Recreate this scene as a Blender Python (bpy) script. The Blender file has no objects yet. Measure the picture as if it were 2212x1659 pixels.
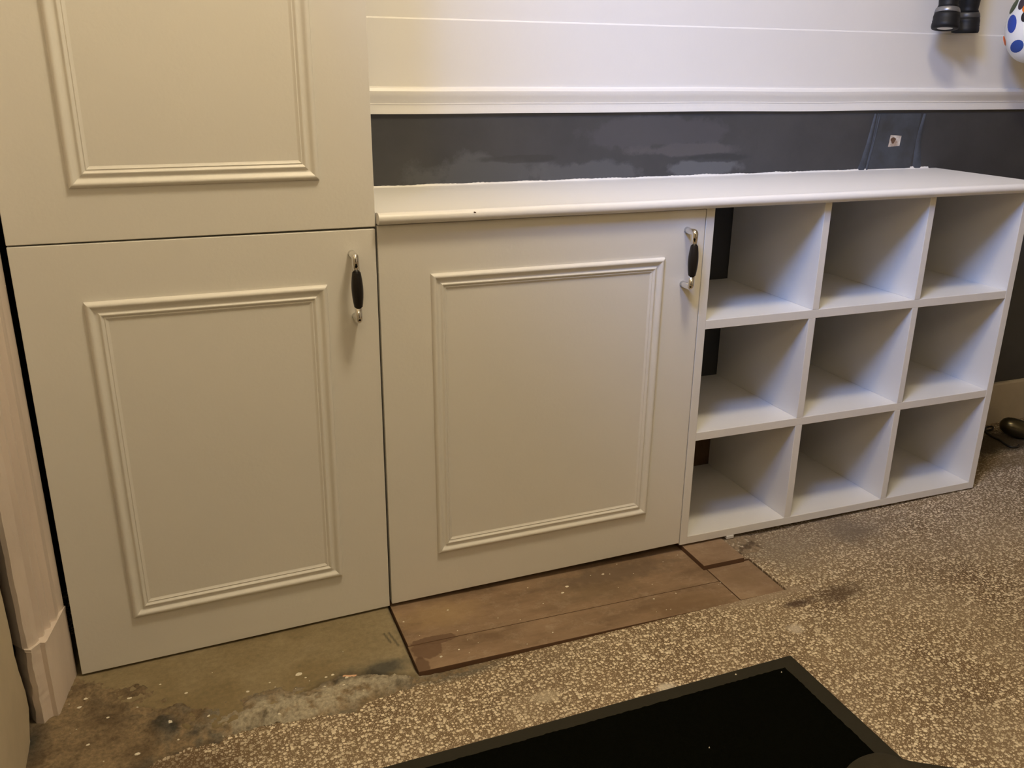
import bpy, bmesh, math, random
import numpy as np
from mathutils import Vector, Matrix, noise

random.seed(7)
SC = bpy.context.scene
COL = SC.collection

# ------------------------------------------------------------------ camera
CAM = (0.2439, -1.6412, 1.0778)
right = Vector((0.93360, -0.35810, 0.0110)); up = Vector((0.1098, 0.3152, 0.9427)); fwd = Vector((0.3411, 0.8789, -0.3336))
fwd.normalize(); right = fwd.cross(up).normalized(); up = right.cross(fwd)
cam_d = bpy.data.cameras.new('camera'); cam = bpy.data.objects.new('camera', cam_d); COL.objects.link(cam)
cam.matrix_world = Matrix(((right.x, up.x, -fwd.x, CAM[0]), (right.y, up.y, -fwd.y, CAM[1]), (right.z, up.z, -fwd.z, CAM[2]), (0, 0, 0, 1)))
cam_d.sensor_fit = 'HORIZONTAL'; cam_d.sensor_width = 36.0; cam_d.lens = 36.0 * 1942.2 / 2212.0
cam_d.clip_start = 0.02; cam_d.clip_end = 50
SC.camera = cam

# ------------------------------------------------------------------ world, lamps, exposure
w = bpy.data.worlds.new('world'); SC.world = w; w.use_nodes = True
w.node_tree.nodes['Background'].inputs[0].default_value = (0.9, 0.8, 0.62, 1)
w.node_tree.nodes['Background'].inputs[1].default_value = 0.05
SC.view_settings.view_transform = 'Standard'; SC.view_settings.look = 'None'
SC.view_settings.gamma = 1; SC.view_settings.exposure = 0.0; SC.view_settings.use_curve_mapping = False


def lamp(name, kind, loc, power, color, target=None, **kw):
    d = bpy.data.lights.new(name, kind); d.energy = power; d.color = color
    for k, v in kw.items(): setattr(d, k, v)
    o = bpy.data.objects.new(name, d); COL.objects.link(o); o.location = loc
    if target is not None:
        o.rotation_euler = (Vector(target) - Vector(loc)).to_track_quat('-Z', 'Y').to_euler()
    return o


lamp('warm_ceiling_lamp', 'POINT', (0.98, -0.75, 2.60), 71, (1.0, 0.85, 0.60), shadow_soft_size=0.16)
lamp('cool_spot_lamp', 'SPOT', (0.15, -1.00, 2.34), 195, (0.26, 0.45, 1.0), target=(1.90, 0.35, 0.95),
     spot_size=math.radians(52), spot_blend=1.0, shadow_soft_size=0.26)
lamp('warm_fill_light', 'POINT', (-0.0, -1.95, 1.90), 15, (1.0, 0.84, 0.58), shadow_soft_size=0.25)  # unseen fill light added behind the camera to brighten the fronts

# ------------------------------------------------------------------ materials


def nt(name):
    m = bpy.data.materials.new(name); m.use_nodes = True
    return m, m.node_tree, m.node_tree.nodes['Principled BSDF']


def N(t, typ, **kw):
    n = t.nodes.new(typ)
    for k, v in kw.items():
        if k.startswith('i_'): n.inputs[k[2:].replace('_', ' ')].default_value = v
        else: setattr(n, k, v)
    return n


def mat(name, col, rough=0.5, metal=0.0, bump=0.0, bscale=80.0, var=0.0, vscale=6.0, stretch=None, col2=None, coat=0.0, spec=0.5):
    m, t, b = nt(name)
    b.inputs['Base Color'].default_value = (*col, 1); b.inputs['Roughness'].default_value = rough
    b.inputs['Metallic'].default_value = metal; b.inputs['Specular IOR Level'].default_value = spec; b.inputs['Coat Weight'].default_value = coat
    tc = N(t, 'ShaderNodeTexCoord'); src = tc.outputs['Object']
    if stretch:
        mp = N(t, 'ShaderNodeMapping'); mp.inputs['Scale'].default_value = stretch
        t.links.new(src, mp.inputs['Vector']); src = mp.outputs[0]
    if var > 0:
        n = N(t, 'ShaderNodeTexNoise', i_Scale=vscale, i_Detail=6.0, i_Roughness=0.6)
        t.links.new(src, n.inputs['Vector'])
        r = N(t, 'ShaderNodeValToRGB'); r.color_ramp.elements[0].position = 0.3; r.color_ramp.elements[1].position = 0.7
        c2 = col2 or tuple(c * (1 - var) for c in col)
        r.color_ramp.elements[0].color = (*c2, 1); r.color_ramp.elements[1].color = (*col, 1)
        t.links.new(n.outputs['Fac'], r.inputs[0]); t.links.new(r.outputs[0], b.inputs['Base Color'])
    if bump > 0:
        n2 = N(t, 'ShaderNodeTexNoise', i_Scale=bscale, i_Detail=4.0)
        t.links.new(src, n2.inputs['Vector'])
        bp = N(t, 'ShaderNodeBump', i_Strength=bump, i_Distance=0.002)
        t.links.new(n2.outputs['Fac'], bp.inputs['Height']); t.links.new(bp.outputs[0], b.inputs['Normal'])
    return m


PAINT = mat('white_eggshell_paint', (0.80, 0.775, 0.72), 0.42, bump=0.12, bscale=130, var=0.03, vscale=3)
PAINT2 = mat('white_satin_paint', (0.80, 0.78, 0.74), 0.38, bump=0.10, bscale=100)
WALLW = mat('cream_wall_paint', (0.76, 0.74, 0.71), 0.55, bump=0.12, bscale=60, var=0.03, vscale=2.5)
HALLW = mat('hall_wall_paint', (0.56, 0.52, 0.46), 0.7)
OLDP = mat('old_chipped_gloss_paint', (0.80, 0.69, 0.60), 0.5, bump=0.7, bscale=45, var=0.16, vscale=14, stretch=(1, 1, 0.25))
PLAST = mat('aged_plaster', (0.62, 0.53, 0.38), 0.8, bump=0.35, bscale=40, var=0.15, vscale=8)
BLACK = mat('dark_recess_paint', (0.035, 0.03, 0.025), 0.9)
CHROME = mat('polished_chrome', (0.80, 0.79, 0.77), 0.12, metal=1.0)
GRIP = mat('black_lacquered_wood', (0.008, 0.006, 0.005), 0.38)
BARE = mat('bare_brown_wall', (0.16, 0.09, 0.045), 0.9, bump=0.5, bscale=40, var=0.5, vscale=14)


def board_mat(name, c0, c1, stains):
    m, t, b = nt(name); L = t.links.new
    tc = N(t, 'ShaderNodeTexCoord'); P = tc.outputs['Object']
    mp = N(t, 'ShaderNodeMapping'); mp.inputs['Scale'].default_value = (0.5, 1.3, 1); L(P, mp.inputs['Vector'])
    n1 = N(t, 'ShaderNodeTexNoise', i_Scale=11.0, i_Detail=8.0, i_Roughness=0.7); L(mp.outputs[0], n1.inputs['Vector'])
    r = N(t, 'ShaderNodeValToRGB'); r.color_ramp.elements[0].position = 0.36; r.color_ramp.elements[1].position = 0.64
    r.color_ramp.elements[0].color = (*c1, 1); r.color_ramp.elements[1].color = (*c0, 1); L(n1.outputs['Fac'], r.inputs[0])
    # pale dust
    n2 = N(t, 'ShaderNodeTexNoise', i_Scale=30.0, i_Detail=8.0, i_Roughness=0.75); L(P, n2.inputs['Vector'])
    q = N(t, 'ShaderNodeMapRange'); q.inputs['From Min'].default_value = 0.52; q.inputs['From Max'].default_value = 0.75; q.inputs['To Max'].default_value = 0.5
    L(n2.outputs['Fac'], q.inputs['Value'])
    mx = N(t, 'ShaderNodeMixRGB'); mx.inputs[2].default_value = (0.46, 0.36, 0.26, 1); L(q.outputs[0], mx.inputs[0]); L(r.outputs[0], mx.inputs[1]); last = mx.outputs[0]
    nn = N(t, 'ShaderNodeTexNoise', i_Scale=38.0, i_Detail=5.0, i_Roughness=0.65); L(P, nn.inputs['Vector'])
    for (x, y, rx, ry, col, k, soft) in stains:
        mq = N(t, 'ShaderNodeMapping'); mq.inputs['Location'].default_value = (-x / rx, -y / ry, 0); mq.inputs['Scale'].default_value = (1 / rx, 1 / ry, 0); L(P, mq.inputs['Vector'])
        ln = N(t, 'ShaderNodeVectorMath', operation='LENGTH'); L(mq.outputs[0], ln.inputs[0])
        ad = N(t, 'ShaderNodeMath', operation='MULTIPLY_ADD'); ad.inputs[1].default_value = 1.2; L(nn.outputs['Fac'], ad.inputs[0]); L(ln.outputs['Value'], ad.inputs[2])
        g_ = N(t, 'ShaderNodeMapRange'); g_.inputs['From Min'].default_value = 1.6; g_.inputs['From Max'].default_value = 1.6 - soft; g_.inputs['To Max'].default_value = k; L(ad.outputs[0], g_.inputs['Value'])
        mm = N(t, 'ShaderNodeMixRGB'); mm.inputs[2].default_value = (*col, 1); L(g_.outputs[0], mm.inputs[0]); L(last, mm.inputs[1]); last = mm.outputs[0]
    L(last, b.inputs['Base Color']); b.inputs['Roughness'].default_value = 0.78; b.inputs['Specular IOR Level'].default_value = 0.25
    bp = N(t, 'ShaderNodeBump', i_Strength=0.35, i_Distance=0.0015); L(n2.outputs['Fac'], bp.inputs['Height']); L(bp.outputs[0], b.inputs['Normal'])
    return m


ST = [(0.665, -0.142, 0.055, 0.014, (0.14, 0.082, 0.05), 0.8, 0.10), (0.640, -0.170, 0.030, 0.030, (0.15, 0.088, 0.053), 0.8, 0.10), (0.618, -0.215, 0.016, 0.03, (0.13, 0.075, 0.045), 0.8, 0.2),
      (0.70, -0.06, 0.12, 0.06, (0.37, 0.255, 0.135), 0.6, 0.7), (1.12, -0.035, 0.22, 0.05, (0.15, 0.105, 0.07), 0.8, 0.6), (1.05, -0.09, 0.14, 0.05, (0.15, 0.105, 0.06), 0.5, 0.7), (1.22, -0.20, 0.16, 0.05, (0.19, 0.12, 0.065), 0.6, 0.6)]
BOARD = board_mat('worn_brown_board', (0.315, 0.215, 0.137), (0.19, 0.124, 0.075), ST)
BOARD2 = board_mat('worn_brown_board_pale', (0.34, 0.238, 0.155), (0.235, 0.155, 0.098), [(1.40, -0.15, 0.07, 0.05, (0.21, 0.14, 0.08), 0.5, 0.7)])
BEDGE = mat('raw_board_edge', (0.12, 0.062, 0.032), 0.9)
RUBBER = mat('dark_grey_rubber', (0.030, 0.027, 0.019), 0.85, spec=0.15, bump=0.3, bscale=220)
PILE = mat('black_mat_pile', (0.0035, 0.0038, 0.0025), 1.0, spec=0.0, bump=0.6, bscale=600)
FABRIC = mat('dark_olive_fabric', (0.048, 0.042, 0.030), 0.95, spec=0.1, bump=0.5, bscale=700, var=0.25, vscale=14)
TORCH = mat('black_ribbed_plastic', (0.006, 0.006, 0.007), 0.55, spec=0.3)
TRING = mat('grey_anodised_ring', (0.20, 0.195, 0.19), 0.35, metal=0.5)
LENS = mat('clear_torch_lens', (0.80, 0.80, 0.78), 0.15)
WHITE = mat('white_bag_fabric', (0.80, 0.80, 0.78), 0.5)
SPECK = mat('white_paint_speck', (0.80, 0.74, 0.60), 0.6)
SPLINT = mat('pinkish_plaster_splinter', (0.78, 0.48, 0.30), 0.8)
DOME = mat('dark_tarnished_metal', (0.10, 0.085, 0.05), 0.28, metal=0.9)
CABLE = mat('black_cable_sheath', (0.012, 0.010, 0.008), 0.5)
SHIM = mat('white_shim_plastic', (0.78, 0.76, 0.72), 0.5)


def vcol_mat(name, rough=0.85, bump=0.5, bscale=150, lo=0.72, hi=1.12):
    m, t, b = nt(name)
    a = N(t, 'ShaderNodeAttribute', attribute_name='Col')
    tc = N(t, 'ShaderNodeTexCoord'); n = N(t, 'ShaderNodeTexNoise', i_Scale=bscale, i_Detail=6.0, i_Roughness=0.7)
    t.links.new(tc.outputs['Object'], n.inputs['Vector'])
    mx = N(t, 'ShaderNodeMixRGB', blend_type='MULTIPLY'); mx.inputs[0].default_value = 0.8
    r = N(t, 'ShaderNodeValToRGB'); r.color_ramp.elements[0].position = 0.3; r.color_ramp.elements[1].position = 0.7
    r.color_ramp.elements[0].color = (lo, lo * 0.98, lo * 0.93, 1); r.color_ramp.elements[1].color = (hi, hi * 0.985, hi * 0.965, 1)
    t.links.new(n.outputs['Fac'], r.inputs[0])
    t.links.new(a.outputs['Color'], mx.inputs[1]); t.links.new(r.outputs[0], mx.inputs[2])
    t.links.new(mx.outputs[0], b.inputs['Base Color']); b.inputs['Roughness'].default_value = rough
    bp = N(t, 'ShaderNodeBump', i_Strength=bump, i_Distance=0.002)
    t.links.new(n.outputs['Fac'], bp.inputs['Height']); t.links.new(bp.outputs[0], b.inputs['Normal'])
    return m


SCREED = vcol_mat('cement_screed', 0.8, 0.35, 90, 0.72, 1.16)
MORTAR = vcol_mat('crumbly_mortar', 0.95, 1.0, 130, 0.42, 1.45)
SPOTM = vcol_mat('spot_print', 0.5, 0.0, 10)


def terrazzo():
    m, t, b = nt('terrazzo_floor')
    L = t.links.new
    tc = N(t, 'ShaderNodeTexCoord'); P = tc.outputs['Object']
    wn = N(t, 'ShaderNodeTexNoise', i_Scale=90.0, i_Detail=2.0); L(P, wn.inputs['Vector'])
    wm = N(t, 'ShaderNodeVectorMath', operation='MULTIPLY_ADD'); wm.inputs[1].default_value = (0.004, 0.004, 0.004)
    L(wn.outputs['Color'], wm.inputs[0]); L(P, wm.inputs[2])

    def chips(scale, rmin, rmax, rnd=1.0):
        v = N(t, 'ShaderNodeTexVoronoi', feature='F1', voronoi_dimensions='2D'); v.inputs['Scale'].default_value = scale; v.inputs['Randomness'].default_value = rnd
        L(wm.outputs[0], v.inputs['Vector'])
        sep = N(t, 'ShaderNodeSeparateColor'); L(v.outputs['Color'], sep.inputs[0])
        mr = N(t, 'ShaderNodeMapRange'); mr.inputs['To Min'].default_value = rmin; mr.inputs['To Max'].default_value = rmax
        L(sep.outputs[0], mr.inputs['Value'])
        sb = N(t, 'ShaderNodeMath', operation='SUBTRACT'); L(mr.outputs[0], sb.inputs[0]); L(v.outputs['Distance'], sb.inputs[1])
        g = N(t, 'ShaderNodeMapRange'); g.inputs['From Min'].default_value = -0.02; g.inputs['From Max'].default_value = 0.03
        L(sb.outputs[0], g.inputs['Value'])
        return g.outputs[0], sep.outputs[1]
    a, ca = chips(150, 0.04, 0.54)
    c, cc = chips(330, 0.0, 0.40)
    # matrix colour
    n1 = N(t, 'ShaderNodeTexNoise', i_Scale=4.0, i_Detail=5.0, i_Roughness=0.65); L(P, n1.inputs['Vector'])
    rm = N(t, 'ShaderNodeValToRGB'); rm.color_ramp.elements[0].position = 0.35; rm.color_ramp.elements[1].position = 0.65
    rm.color_ramp.elements[0].color = (0.120, 0.070, 0.030, 1); rm.color_ramp.elements[1].color = (0.23, 0.160, 0.090, 1)
    L(n1.outputs['Fac'], rm.inputs[0])

    def chipcol(v, c0, c1):
        r = N(t, 'ShaderNodeValToRGB'); r.color_ramp.elements[0].color = (*c0, 1); r.color_ramp.elements[1].color = (*c1, 1)
        L(v, r.inputs[0]); return r.outputs[0]
    m1 = N(t, 'ShaderNodeMixRGB'); L(c, m1.inputs[0]); L(rm.outputs[0], m1.inputs[1]); L(chipcol(cc, (0.40, 0.32, 0.215), (0.68, 0.58, 0.43)), m1.inputs[2])
    m2 = N(t, 'ShaderNodeMixRGB'); L(a, m2.inputs[0]); L(m1.outputs[0], m2.inputs[1]); L(chipcol(ca, (0.50, 0.41, 0.28), (0.88, 0.78, 0.60)), m2.inputs[2])
    # worn zones where dust fills the relief between the chips
    n3 = N(t, 'ShaderNodeTexNoise', i_Scale=3.2, i_Detail=6.0, i_Roughness=0.6); L(P, n3.inputs['Vector'])
    r3 = N(t, 'ShaderNodeMapRange'); r3.inputs['From Min'].default_value = 0.46; r3.inputs['From Max'].default_value = 0.72; r3.inputs['To Max'].default_value = 0.42
    L(n3.outputs['Fac'], r3.inputs['Value'])
    m3 = N(t, 'ShaderNodeMixRGB'); m3.inputs[2].default_value = (0.36, 0.285, 0.195, 1); L(r3.outputs[0], m3.inputs[0]); L(m2.outputs[0], m3.inputs[1])
    last = m3.outputs[0]
    # dirt stains and other tonal patches at their own places
    nn = N(t, 'ShaderNodeTexNoise', i_Scale=26.0, i_Detail=5.0, i_Roughness=0.7); L(P, nn.inputs['Vector'])
    for (x, y, rx, ry, col, k) in [(1.560, -0.285, 0.075, 0.035, (0.075, 0.042, 0.018), 0.75), (1.455, -0.285, 0.045, 0.014, (0.06, 0.03, 0.015), 0.85),
                                   (1.775, -0.07, 0.07, 0.085, (0.10, 0.075, 0.05), 0.6), (1.70, -0.05, 0.3, 0.09, (0.22, 0.18, 0.14), 0.45),
                                   (2.62, 0.22, 0.45, 0.10, (0.035, 0.025, 0.012), 0.95), (2.5, 0.10, 0.25, 0.05, (0.16, 0.11, 0.05), 0.7),  # near-black patch along the foot of the baseboard, then an olive-brown blotch
                                   (0.68, -0.243, 0.09, 0.022, (0.11, 0.095, 0.07), 0.8), (1.40, -0.24, 0.16, 0.022, (0.33, 0.25, 0.17), 0.75),
                                   (0.12, -0.32, 0.22, 0.05, (0.11, 0.065, 0.028), 0.7), (1.035, -0.428, 0.022, 0.012, (0.62, 0.56, 0.47), 0.8), (1.385, -0.36, 0.020, 0.016, (0.60, 0.53, 0.44), 0.7), (0.81, -0.37, 0.03, 0.018, (0.50, 0.42, 0.30), 0.6), (1.56, -0.10, 0.10, 0.12, (0.27, 0.22, 0.16), 0.55)]:
        mp = N(t, 'ShaderNodeMapping', vector_type='POINT'); mp.inputs['Location'].default_value = (-x / rx, -y / ry, 0); mp.inputs['Scale'].default_value = (1 / rx, 1 / ry, 0)
        L(P, mp.inputs['Vector'])
        ln = N(t, 'ShaderNodeVectorMath', operation='LENGTH'); L(mp.outputs[0], ln.inputs[0])
        ad = N(t, 'ShaderNodeMath', operation='MULTIPLY_ADD'); ad.inputs[1].default_value = 1.6; L(nn.outputs['Fac'], ad.inputs[0]); L(ln.outputs['Value'], ad.inputs[2])
        g = N(t, 'ShaderNodeMapRange'); g.inputs['From Min'].default_value = 1.95; g.inputs['From Max'].default_value = 1.2; g.inputs['To Max'].default_value = k
        L(ad.outputs[0], g.inputs['Value'])
        mm = N(t, 'ShaderNodeMixRGB'); mm.inputs[2].default_value = (*col, 1); L(g.outputs[0], mm.inputs[0]); L(last, mm.inputs[1]); last = mm.outputs[0]
    L(last, b.inputs['Base Color']); b.inputs['Roughness'].default_value = 0.62
    bp = N(t, 'ShaderNodeBump', i_Strength=0.25, i_Distance=0.001); L(a, bp.inputs['Height']); L(bp.outputs[0], b.inputs['Normal'])
    return m


TERR = terrazzo()


def darkwall():
    m, t, b = nt('charcoal_wall_paint')
    L = t.links.new
    tc = N(t, 'ShaderNodeTexCoord'); P = tc.outputs['Object']
    n1 = N(t, 'ShaderNodeTexNoise', i_Scale=5.0, i_Detail=5.0, i_Roughness=0.6); L(P, n1.inputs['Vector'])
    r = N(t, 'ShaderNodeValToRGB'); r.color_ramp.elements[0].position = 0.35; r.color_ramp.elements[1].position = 0.7
    r.color_ramp.elements[0].color = (0.040, 0.041, 0.044, 1); r.color_ramp.elements[1].color = (0.060, 0.060, 0.063, 1)
    L(n1.outputs['Fac'], r.inputs[0]); last = r.outputs[0]
    nn = N(t, 'ShaderNodeTexNoise', i_Scale=13.0, i_Detail=7.0, i_Roughness=0.65); L(P, nn.inputs['Vector'])
    for (x, z, rx, rz, col, k) in [(0.93, 0.835, 0.16, 0.055, (0.088, 0.092, 0.10), 0.85), (1.20, 0.835, 0.16, 0.034, (0.095, 0.098, 0.105), 0.8),
                                   (1.52, 0.842, 0.12, 0.024, (0.115, 0.12, 0.13), 0.9), (1.48, 0.885, 0.17, 0.018, (0.092, 0.088, 0.092), 0.8),
                                   (1.40, 0.93, 0.22, 0.04, (0.078, 0.076, 0.085), 0.6), (1.56, 0.865, 0.10, 0.012, (0.035, 0.037, 0.04), 0.8), (1.03, 0.875, 0.1, 0.010, (0.04, 0.04, 0.04), 0.7)]:
        mp = N(t, 'ShaderNodeMapping'); mp.inputs['Location'].default_value = (-x / rx, 0, -z / rz); mp.inputs['Scale'].default_value = (1 / rx, 0, 1 / rz)
        L(P, mp.inputs['Vector'])
        ln = N(t, 'ShaderNodeVectorMath', operation='LENGTH'); L(mp.outputs[0], ln.inputs[0])
        ad = N(t, 'ShaderNodeMath', operation='MULTIPLY_ADD'); ad.inputs[1].default_value = 1.9; L(nn.outputs['Fac'], ad.inputs[0]); L(ln.outputs['Value'], ad.inputs[2])
        g = N(t, 'ShaderNodeMapRange'); g.inputs['From Min'].default_value = 1.98; g.inputs['From Max'].default_value = 1.72; g.inputs['To Max'].default_value = k
        L(ad.outputs[0], g.inputs['Value'])
        mm = N(t, 'ShaderNodeMixRGB'); mm.inputs[2].default_value = (*col, 1); L(g.outputs[0], mm.inputs[0]); L(last, mm.inputs[1]); last = mm.outputs[0]
    L(last, b.inputs['Base Color']); b.inputs['Roughness'].default_value = 0.6
    n2 = N(t, 'ShaderNodeTexNoise', i_Scale=55.0, i_Detail=4.0); L(P, n2.inputs['Vector'])
    bp = N(t, 'ShaderNodeBump', i_Strength=0.25, i_Distance=0.002); L(n2.outputs['Fac'], bp.inputs['Height']); L(bp.outputs[0], b.inputs['Normal'])
    return m


DARKW = darkwall()
PATCH = mat('blue_grey_patch_paint', (0.060, 0.070, 0.088), 0.6, bump=0.3, bscale=40, var=0.4, vscale=22, col2=(0.040, 0.043, 0.048))
RIDGE = mat('blue_grey_filler_paint', (0.068, 0.082, 0.108), 0.6, bump=0.3, bscale=40, var=0.4, vscale=30, col2=(0.040, 0.045, 0.056))

# ------------------------------------------------------------------ helpers


def link(name, me, m, parent=None, bevel=0.0, smooth=False, seg=2):
    if m is not None and len(me.materials) == 0: me.materials.append(m)
    o = bpy.data.objects.new(name, me); COL.objects.link(o)
    if parent is not None: o.parent = parent
    if smooth:
        for p in me.polygons: p.use_smooth = True
    if bevel > 0:
        md = o.modifiers.new('bevel', 'BEVEL'); md.width = bevel; md.segments = seg; md.limit_method = 'ANGLE'; md.angle_limit = math.radians(40)
    return o


def mesh(name, v, f):
    me = bpy.data.meshes.new(name); me.from_pydata([tuple(map(float, p)) for p in v], [], f); me.validate(); me.update()
    bm = bmesh.new(); bm.from_mesh(me); bmesh.ops.recalc_face_normals(bm, faces=bm.faces); bm.to_mesh(me); bm.free()
    return me


def tag(o, label=None, cat=None, group=None, kind=None):
    if label: o['label'] = label
    if cat: o['category'] = cat
    if group: o['group'] = group
    if kind: o['kind'] = kind
    return o


def thing(name, loc, label, cat, group=None):
    o = bpy.data.objects.new(name, None); COL.objects.link(o); o.location = loc; o.empty_display_size = 0.05
    return tag(o, label, cat, group)


BF = [(0, 1, 2, 3), (4, 7, 6, 5), (0, 4, 5, 1), (1, 5, 6, 2), (2, 6, 7, 3), (3, 7, 4, 0)]


class Geo:
    def __init__(s): s.v = []; s.f = []

    def hexa(s, p):
        b = len(s.v); s.v += [tuple(q) for q in p]; s.f += [tuple(b + i for i in q) for q in BF]; return s

    def box(s, x0, x1, y0, y1, z0, z1):
        return s.hexa([(x0, y0, z0), (x1, y0, z0), (x1, y1, z0), (x0, y1, z0), (x0, y0, z1), (x1, y0, z1), (x1, y1, z1), (x0, y1, z1)])

    def slab(s, x0, x1, y0, y1, zf, th, zb=None):
        """box whose top follows zf(x)"""
        b = (lambda x: zf(x) - th) if zb is None else (lambda x: zb)
        return s.hexa([(x0, y0, b(x0)), (x1, y0, b(x1)), (x1, y1, b(x1)), (x0, y1, b(x0)), (x0, y0, zf(x0)), (x1, y0, zf(x1)), (x1, y1, zf(x1)), (x0, y1, zf(x0))])

    def tube(s, pts, r, n=12, caps=True):
        pts = [Vector(p) for p in pts]; rs = r if isinstance(r, (list, tuple)) else [r] * len(pts)
        b = len(s.v); prev = None
        for i, p in enumerate(pts):
            d = (pts[min(i + 1, len(pts) - 1)] - pts[max(i - 1, 0)]).normalized()
            if prev is None:
                a = d.orthogonal().normalized()
            else:
                a = (prev - d * prev.dot(d)).normalized()
            prev = a; c = d.cross(a)
            for k in range(n):
                t = 2 * math.pi * k / n; s.v.append(tuple(p + (a * math.cos(t) + c * math.sin(t)) * rs[i]))
        for i in range(len(pts) - 1):
            for k in range(n):
                k2 = (k + 1) % n; s.f.append((b + i * n + k, b + i * n + k2, b + (i + 1) * n + k2, b + (i + 1) * n + k))
        if caps:
            s.f.append(tuple(b + k for k in range(n))); s.f.append(tuple(b + (len(pts) - 1) * n + k for k in reversed(range(n))))
        return s

    def prism(s, prof, axis, a0, a1, lean=0.0):
        """closed profile of (p, q) extruded along axis; axis x -> (y,z), z -> (x,y)"""
        b = len(s.v); n = len(prof)
        for a in (a0, a1):
            for p, q in prof:
                s.v.append((a, p, q) if axis == 'x' else ((p, q, a) if axis == 'z' else (p, a, q)))
        for k in range(n):
            k2 = (k + 1) % n; s.f.append((b + k, b + k2, b + n + k2, b + n + k))
        s.f.append(tuple(b + k for k in range(n))); s.f.append(tuple(b + n + k for k in reversed(range(n))))
        return s

    def make(s, name, m, parent=None, **kw):
        if parent is not None and parent.type == 'EMPTY':
            l = parent.location; s.v = [(x - l.x, y - l.y, z - l.z) for x, y, z in s.v]
        return link(name, mesh(name, s.v, s.f), m, parent, **kw)


def zfl(x): return -0.046 + 0.0145 * x


D = 0.351          # the wall's face
ZT = 0.8205        # top of the worktop

# ------------------------------------------------------------------ setting
g = Geo()
for (x0, x1, y0, y1) in [(-0.30, 0.604, -2.4, 0.36), (0.604, 1.459, -2.4, -0.2315), (1.459, 4.2, -2.4, 0.36)]:
    g.slab(x0, x1, y0, y1, zfl, 0.08)
g.slab(0.604, 1.459, -0.2315, 0.36, lambda x: -0.055, 0.03)
floor = tag(g.make('floor', TERR), kind='structure')

# boards let into the recess of the floor


def zb(x): return -0.020 - 0.006 * x


def board(x0, x1, y0, y1, m, zf=zb, th=0.018, lab=None, skew=0.0):
    gg = Geo()
    nx = 14
    for i in range(nx):
        pass
    gg.hexa([(x0, y0, zf(x0) - th), (x1, y0 + skew, zf(x1) - th), (x1, y1, zf(x1) - th), (x0, y1, zf(x0) - th), (x0, y0, zf(x0)), (x1, y0 + skew, zf(x1)), (x1, y1, zf(x1)), (x0, y1, zf(x0))])
    o = gg.make('board', m, floor, bevel=0.0012)
    o.data.materials.append(BEDGE)
    for p in o.data.polygons:
        if abs(p.normal.z) < 0.5: p.material_index = 1
    if lab: o['label'] = lab
    return o


board(0.6075, 1.3385, -0.1450, 0.16, BOARD)
board(0.6060, 1.3385, -0.2312, -0.1462, BOARD)
board(1.3400, 1.4575, -0.2285, 0.0, BOARD2, zf=lambda x: zb(x) + 0.0006)
board(1.3300, 1.4420, -0.0935, 0.05, BOARD2, zf=lambda x: -0.0158, th=0.0125, lab='raised pale brown board laid on the others')
board(1.4425, 1.4585, -0.09, 0.05, TERR, zf=lambda x: -0.0235, th=0.02).name = 'terrazzo_piece'

# ---- screed and mortar height field
STEP = 0.0026
xs = np.arange(-0.098, 0.80, STEP); ys = np.arange(-0.345, 0.16, STEP)
X, Y = np.meshgrid(xs, ys, indexing='ij')


def vnoise(X, Y, s, seed, octv=4):
    rng = np.random.RandomState(seed); T = rng.rand(257, 257); out = 0; amp = 1; tot = 0
    for o in range(octv):
        x = (X * s + 37.1 * (o + 1)) % 256; y = (Y * s + 91.7 * (o + 1)) % 256
        xi = x.astype(int); yi = y.astype(int); fx = x - xi; fy = y - yi
        fx = fx * fx * (3 - 2 * fx); fy = fy * fy * (3 - 2 * fy)
        v = T[xi, yi] * (1 - fx) * (1 - fy) + T[xi + 1, yi] * fx * (1 - fy) + T[xi, yi + 1] * (1 - fx) * fy + T[xi + 1, yi + 1] * fx * fy
        out = out + amp * v; tot += amp; amp *= 0.55; s *= 2.1
    return out / tot


def sd_poly(px, py, poly):
    d = np.full(px.shape, 1e9); inside = np.zeros(px.shape, bool); n = len(poly)
    for i in range(n):
        ax, ay = poly[i]; bx, by = poly[(i + 1) % n]
        ex, ey = bx - ax, by - ay; wx, wy = px - ax, py - ay
        t = np.clip((wx * ex + wy * ey) / (ex * ex + ey * ey + 1e-12), 0, 1)
        d = np.minimum(d, np.hypot(wx - ex * t, wy - ey * t))
        c = ((ay > py) != (by > py)) & (px < (bx - ax) * (py - ay) / (by - ay + 1e-12) + ax)
        inside ^= c
    return np.where(inside, d, -d)


n1 = vnoise(X, Y, 18, 1); n2 = vnoise(X, Y, 60, 2, 5); n3 = vnoise(X, Y, 9, 3); n4 = vnoise(X, Y, 150, 4, 3)
scr_poly = [(-0.03, 0.2), (-0.03, -0.05), (0.04, -0.075), (0.085, -0.125), (0.14, -0.165), (0.175, -0.225), (0.235, -0.248), (0.304, -0.252), (0.345, -0.228), (0.3765, -0.207), (0.4481, -0.188), (0.4700, -0.178), (0.5196, -0.188), (0.56, -0.215), (0.6035, -0.238), (0.6045, 0.2)]
mor_poly = [(-0.10, 0.03), (-0.10, -0.40), (0.07, -0.34), (0.115, -0.29), (0.19, -0.272), (0.25, -0.272), (0.30, -0.262), (0.335, -0.262), (0.37, -0.272), (0.42, -0.278), (0.47, -0.285), (0.50, -0.268), (0.54, -0.258), (0.60, -0.252), (0.66, -0.249), (0.74, -0.241), (0.775, -0.233), (0.62, -0.232), (0.60, -0.20), (0.45, -0.16), (0.2, -0.16), (0.1, -0.05), (-0.03, 0.03)]
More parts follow.
